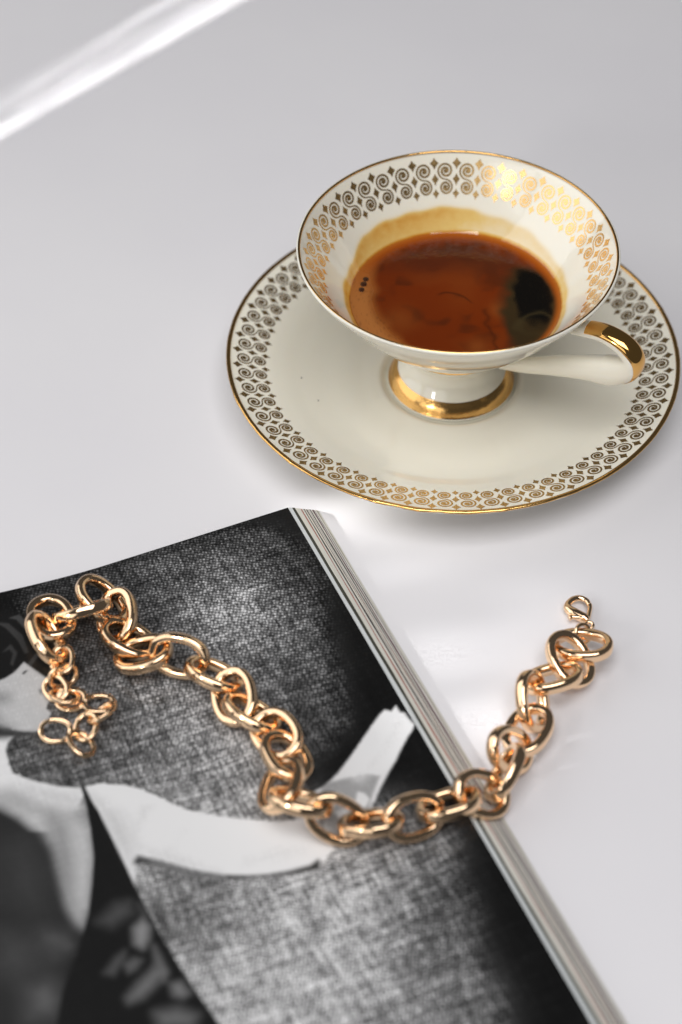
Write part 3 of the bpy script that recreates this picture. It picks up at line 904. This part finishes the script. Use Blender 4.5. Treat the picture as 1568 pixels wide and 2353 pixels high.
# ------------------------------------------------------------------ gold chain
CHAIN = [
('s',-79.86,-154.48,11.88,1.000,0.002,0.017,-0.013,0.729,0.685),
('s',-72.74,-157.37,9.86,0.639,-0.728,-0.248,0.653,0.684,-0.326),
('s',-71.77,-151.75,10.14,-0.118,-0.982,-0.150,0.967,-0.148,0.209),
('s',-67.49,-147.71,11.46,-0.762,-0.627,-0.164,0.449,-0.694,0.563),
('s',-68.82,-143.60,10.43,0.980,0.166,-0.113,-0.173,0.983,-0.059),
('s',-76.85,-142.22,10.41,0.981,-0.115,0.156,0.062,0.949,0.309),
('s',-78.63,-141.63,11.22,0.824,-0.544,0.161,0.561,0.742,-0.366),
('s',-81.43,-138.97,11.42,0.570,-0.822,-0.007,0.769,0.530,0.358),
('s',-79.83,-134.20,11.12,0.807,0.534,-0.253,-0.071,0.513,0.856),
('s',-80.21,-130.11,13.58,0.039,-0.981,-0.192,0.987,0.007,0.162),
('b',-85.02,-124.29,16.30,0.419,-0.883,-0.211,0.535,0.428,-0.728),
('b',-84.63,-115.25,14.68,0.451,-0.890,0.074,0.893,0.450,-0.024),
('b',-75.99,-112.90,15.08,0.963,0.203,0.175,-0.026,0.720,-0.693),
('b',-70.84,-106.45,12.46,0.711,-0.558,-0.428,0.473,0.830,-0.296),
('b',-66.05,-111.99,11.72,0.114,-0.972,-0.207,0.859,-0.009,0.513),
('b',-61.85,-120.58,11.33,0.866,-0.439,-0.240,0.376,0.888,-0.266),
('b',-57.30,-126.59,11.78,0.937,-0.054,0.345,0.075,0.996,-0.046),
('b',-46.60,-128.90,13.96,0.951,-0.307,0.025,0.130,0.473,0.872),
('b',-36.28,-134.00,11.41,0.909,-0.359,-0.213,0.238,0.866,-0.441),
('b',-30.34,-141.84,11.26,0.208,-0.961,-0.183,0.909,0.121,0.399),
('b',-25.20,-148.15,11.66,0.840,-0.509,-0.189,0.370,0.791,-0.487),
('b',-17.98,-155.80,11.87,0.554,-0.829,0.075,0.761,0.541,0.359),
('b',-15.15,-163.49,12.07,0.431,-0.902,0.007,0.859,0.408,-0.311),
('b',-16.29,-173.77,12.76,-0.236,-0.972,-0.009,0.807,-0.201,0.555),
('b',-11.00,-181.28,15.47,0.960,-0.280,-0.010,0.223,0.784,-0.579),
('b',-1.07,-185.02,12.80,0.864,-0.215,-0.456,0.497,0.512,0.701),
('b',8.02,-185.83,12.15,0.955,-0.135,0.266,0.250,0.847,-0.470),
('b',19.58,-183.51,11.85,0.892,0.422,-0.162,-0.166,0.639,0.752),
('b',29.33,-178.54,10.70,0.964,0.124,0.236,-0.011,0.903,-0.429),
('b',38.59,-173.51,8.33,0.830,0.107,-0.547,0.152,0.901,0.407),
('b',45.59,-165.70,7.55,-0.456,-0.823,-0.338,0.351,-0.515,0.782),
('b',47.37,-158.44,8.33,0.662,0.244,-0.708,0.180,0.866,0.467),
('b',53.02,-149.90,6.19,-0.484,-0.873,-0.066,0.853,-0.487,0.190),
('b',54.92,-140.13,7.02,0.070,-0.844,-0.532,0.629,0.451,-0.633),
('b',61.12,-131.92,7.38,0.961,0.259,0.094,-0.201,0.891,-0.407),
('b',66.83,-124.89,7.41,0.374,-0.869,-0.323,0.873,0.447,-0.194),
('b',70.73,-119.50,7.38,0.969,-0.204,0.136,0.228,0.953,-0.198),
('j',71.58,-114.21,6.33,0.053,-0.760,-0.648,0.813,0.410,-0.414),
]
DIM = {'b': (7.9, 5.5, 1.56), 's': (4.2, 3.05, .72), 'j': (2.75, 2.75, .55)}


def link_mesh(name, a, b, r, flat, deep):
    n, k = 56, 14
    V, F = [], []
    for i in range(n):
        th = 2*np.pi*i/n
        ct, stt = np.cos(th), np.sin(th)
        e = 2/2.25
        x, y = a*np.sign(ct)*abs(ct)**e, b*np.sign(stt)*abs(stt)**e
        nx, ny = x/a**2, y/b**2
        l = math.hypot(nx, ny)
        nx, ny = nx/l, ny/l
        for j in range(k):
            q = 2*np.pi*j/k
            cq, sq = np.cos(q), np.sin(q)
            e2 = 2/3.6
            u = np.sign(cq)*abs(cq)**e2*r*flat
            v = np.sign(sq)*abs(sq)**e2*r*deep
            V.append((x+nx*u, y+ny*u, v))
    for i in range(n):
        for j in range(k):
            F.append((i*k+j, ((i+1) % n)*k+j, ((i+1) % n)*k+(j+1) % k, i*k+(j+1) % k))
    return V, F


def tube(pts, rad, seg=12, cap=True):
    p = np.array(pts, float)
    t = np.gradient(p, axis=0)
    t /= np.linalg.norm(t, axis=1)[:, None]
    up = np.array([0, 0, 1.0])
    V, F = [], []
    for i in range(len(p)):
        s = np.cross(t[i], up)
        s /= np.linalg.norm(s)+1e-9
        n = np.cross(s, t[i])
        for j in range(seg):
            q = 2*np.pi*j/seg
            V.append(p[i]+rad[i]*(np.cos(q)*s+np.sin(q)*n))
    for i in range(len(p)-1):
        for j in range(seg):
            F.append((i*seg+j, i*seg+(j+1) % seg, (i+1)*seg+(j+1) % seg, (i+1)*seg+j))
    if cap:
        F.append(tuple(range(seg))[::-1])
        F.append(tuple((len(p)-1)*seg+j for j in range(seg)))
    return V, F


def curve3(pts, n):
    p = np.array(pts, float)
    q = np.vstack([2*p[0]-p[1], p, 2*p[-1]-p[-2]])
    out = []
    for i in range(1, len(q)-2):
        for u in np.linspace(0, 1, n, endpoint=False):
            a, b, c, d = q[i-1:i+3]
            out.append(.5*(2*b+(c-a)*u+(2*a-5*b+4*c-d)*u*u+(3*b-a-3*c+d)*u**3))
    out.append(p[-1])
    return np.array(out)


def necklace():
    t = empty("chain_necklace", (0, 0, 0), "chunky gold link chain with a lobster clasp, snaking across the magazine onto the table", "necklace")
    first = {}
    nm = {'b': 'link', 's': 'extender_link', 'j': 'jump_ring'}
    for ty, cx, cy, cz, ax, ay, az, bx, by, bz in CHAIN:
        if ty not in first:
            V, F = link_mesh(nm[ty], *DIM[ty], *((.86, 1.10) if ty == 'b' else (1.0, 1.0)))
            o = first[ty] = mesh_obj(nm[ty], V, F, M_CHAIN, t)
        else:
            o = first[ty].copy()
            C.objects.link(o)
            o.parent = t
        A = Vector((ax, ay, az)).normalized()
        B = Vector((bx, by, bz))
        B = (B-A*B.dot(A)).normalized()
        m = Matrix((A, B, A.cross(B))).transposed().to_4x4()
        m.translation = Vector((cx, cy, cz))*K
        o.matrix_world = m
    # lobster clasp lying on the table
    z = 2.2
    body = curve3([(p[0], p[1], z) for p in CLASP_BODY], 8)
    q = np.linspace(0, 1, len(body))
    rad = np.interp(q, [0, .12, .3, .55, .75, .9, 1], [.75, .85, .95, 1.15, 1.7, 1.6, 1.0])
    V, F = tube(body, rad)
    b = mesh_obj("lobster_clasp", V, F, M_CHAIN, t)
    lev = curve3([(p[0], p[1], z+.5) for p in CLASP_LEVER], 8)
    V, F = tube(lev, np.interp(np.linspace(0, 1, len(lev)), [0, .2, 1], [.95, .75, .65]))
    mesh_obj("thumb_lever", V, F, M_CHAIN, b)
    gate = curve3([(p[0], p[1], z) for p in CLASP_GATE], 8)
    V, F = tube(gate, np.interp(np.linspace(0, 1, len(gate)), [0, .9, 1], [.8, .65, .6]))
    mesh_obj("gate", V, F, M_CHAIN, b)
    ring = [(CLASP_EYE[0]+1.15*np.cos(a), CLASP_EYE[1]+1.0*np.sin(a), z+.3*np.sin(a)) for a in np.linspace(0, 2*np.pi, 25)]
    V, F = tube(ring, [.55]*25, 8, False)
    mesh_obj("eye", V, F, M_CHAIN, b)
    return t


CLASP_BODY = [(75.05, -99.47), (74.59, -97.87), (73.46, -96.91), (72.04, -96.58), (70.29, -97.23), (68.84, -98.83), (68.47, -100.42), (69.44, -101.86), (71.25, -103.28), (73.06, -104.55), (74.17, -105.65)]
CLASP_GATE = [(75.2, -99.15), (75.2, -100.58), (74.8, -102.49), (74.39, -104.39)]
CLASP_LEVER = [(68.52, -104.96), (69.35, -104.55), (70.66, -104.64), (72.1, -104.55)]
CLASP_EYE = (74.38, -107.38)

necklace()
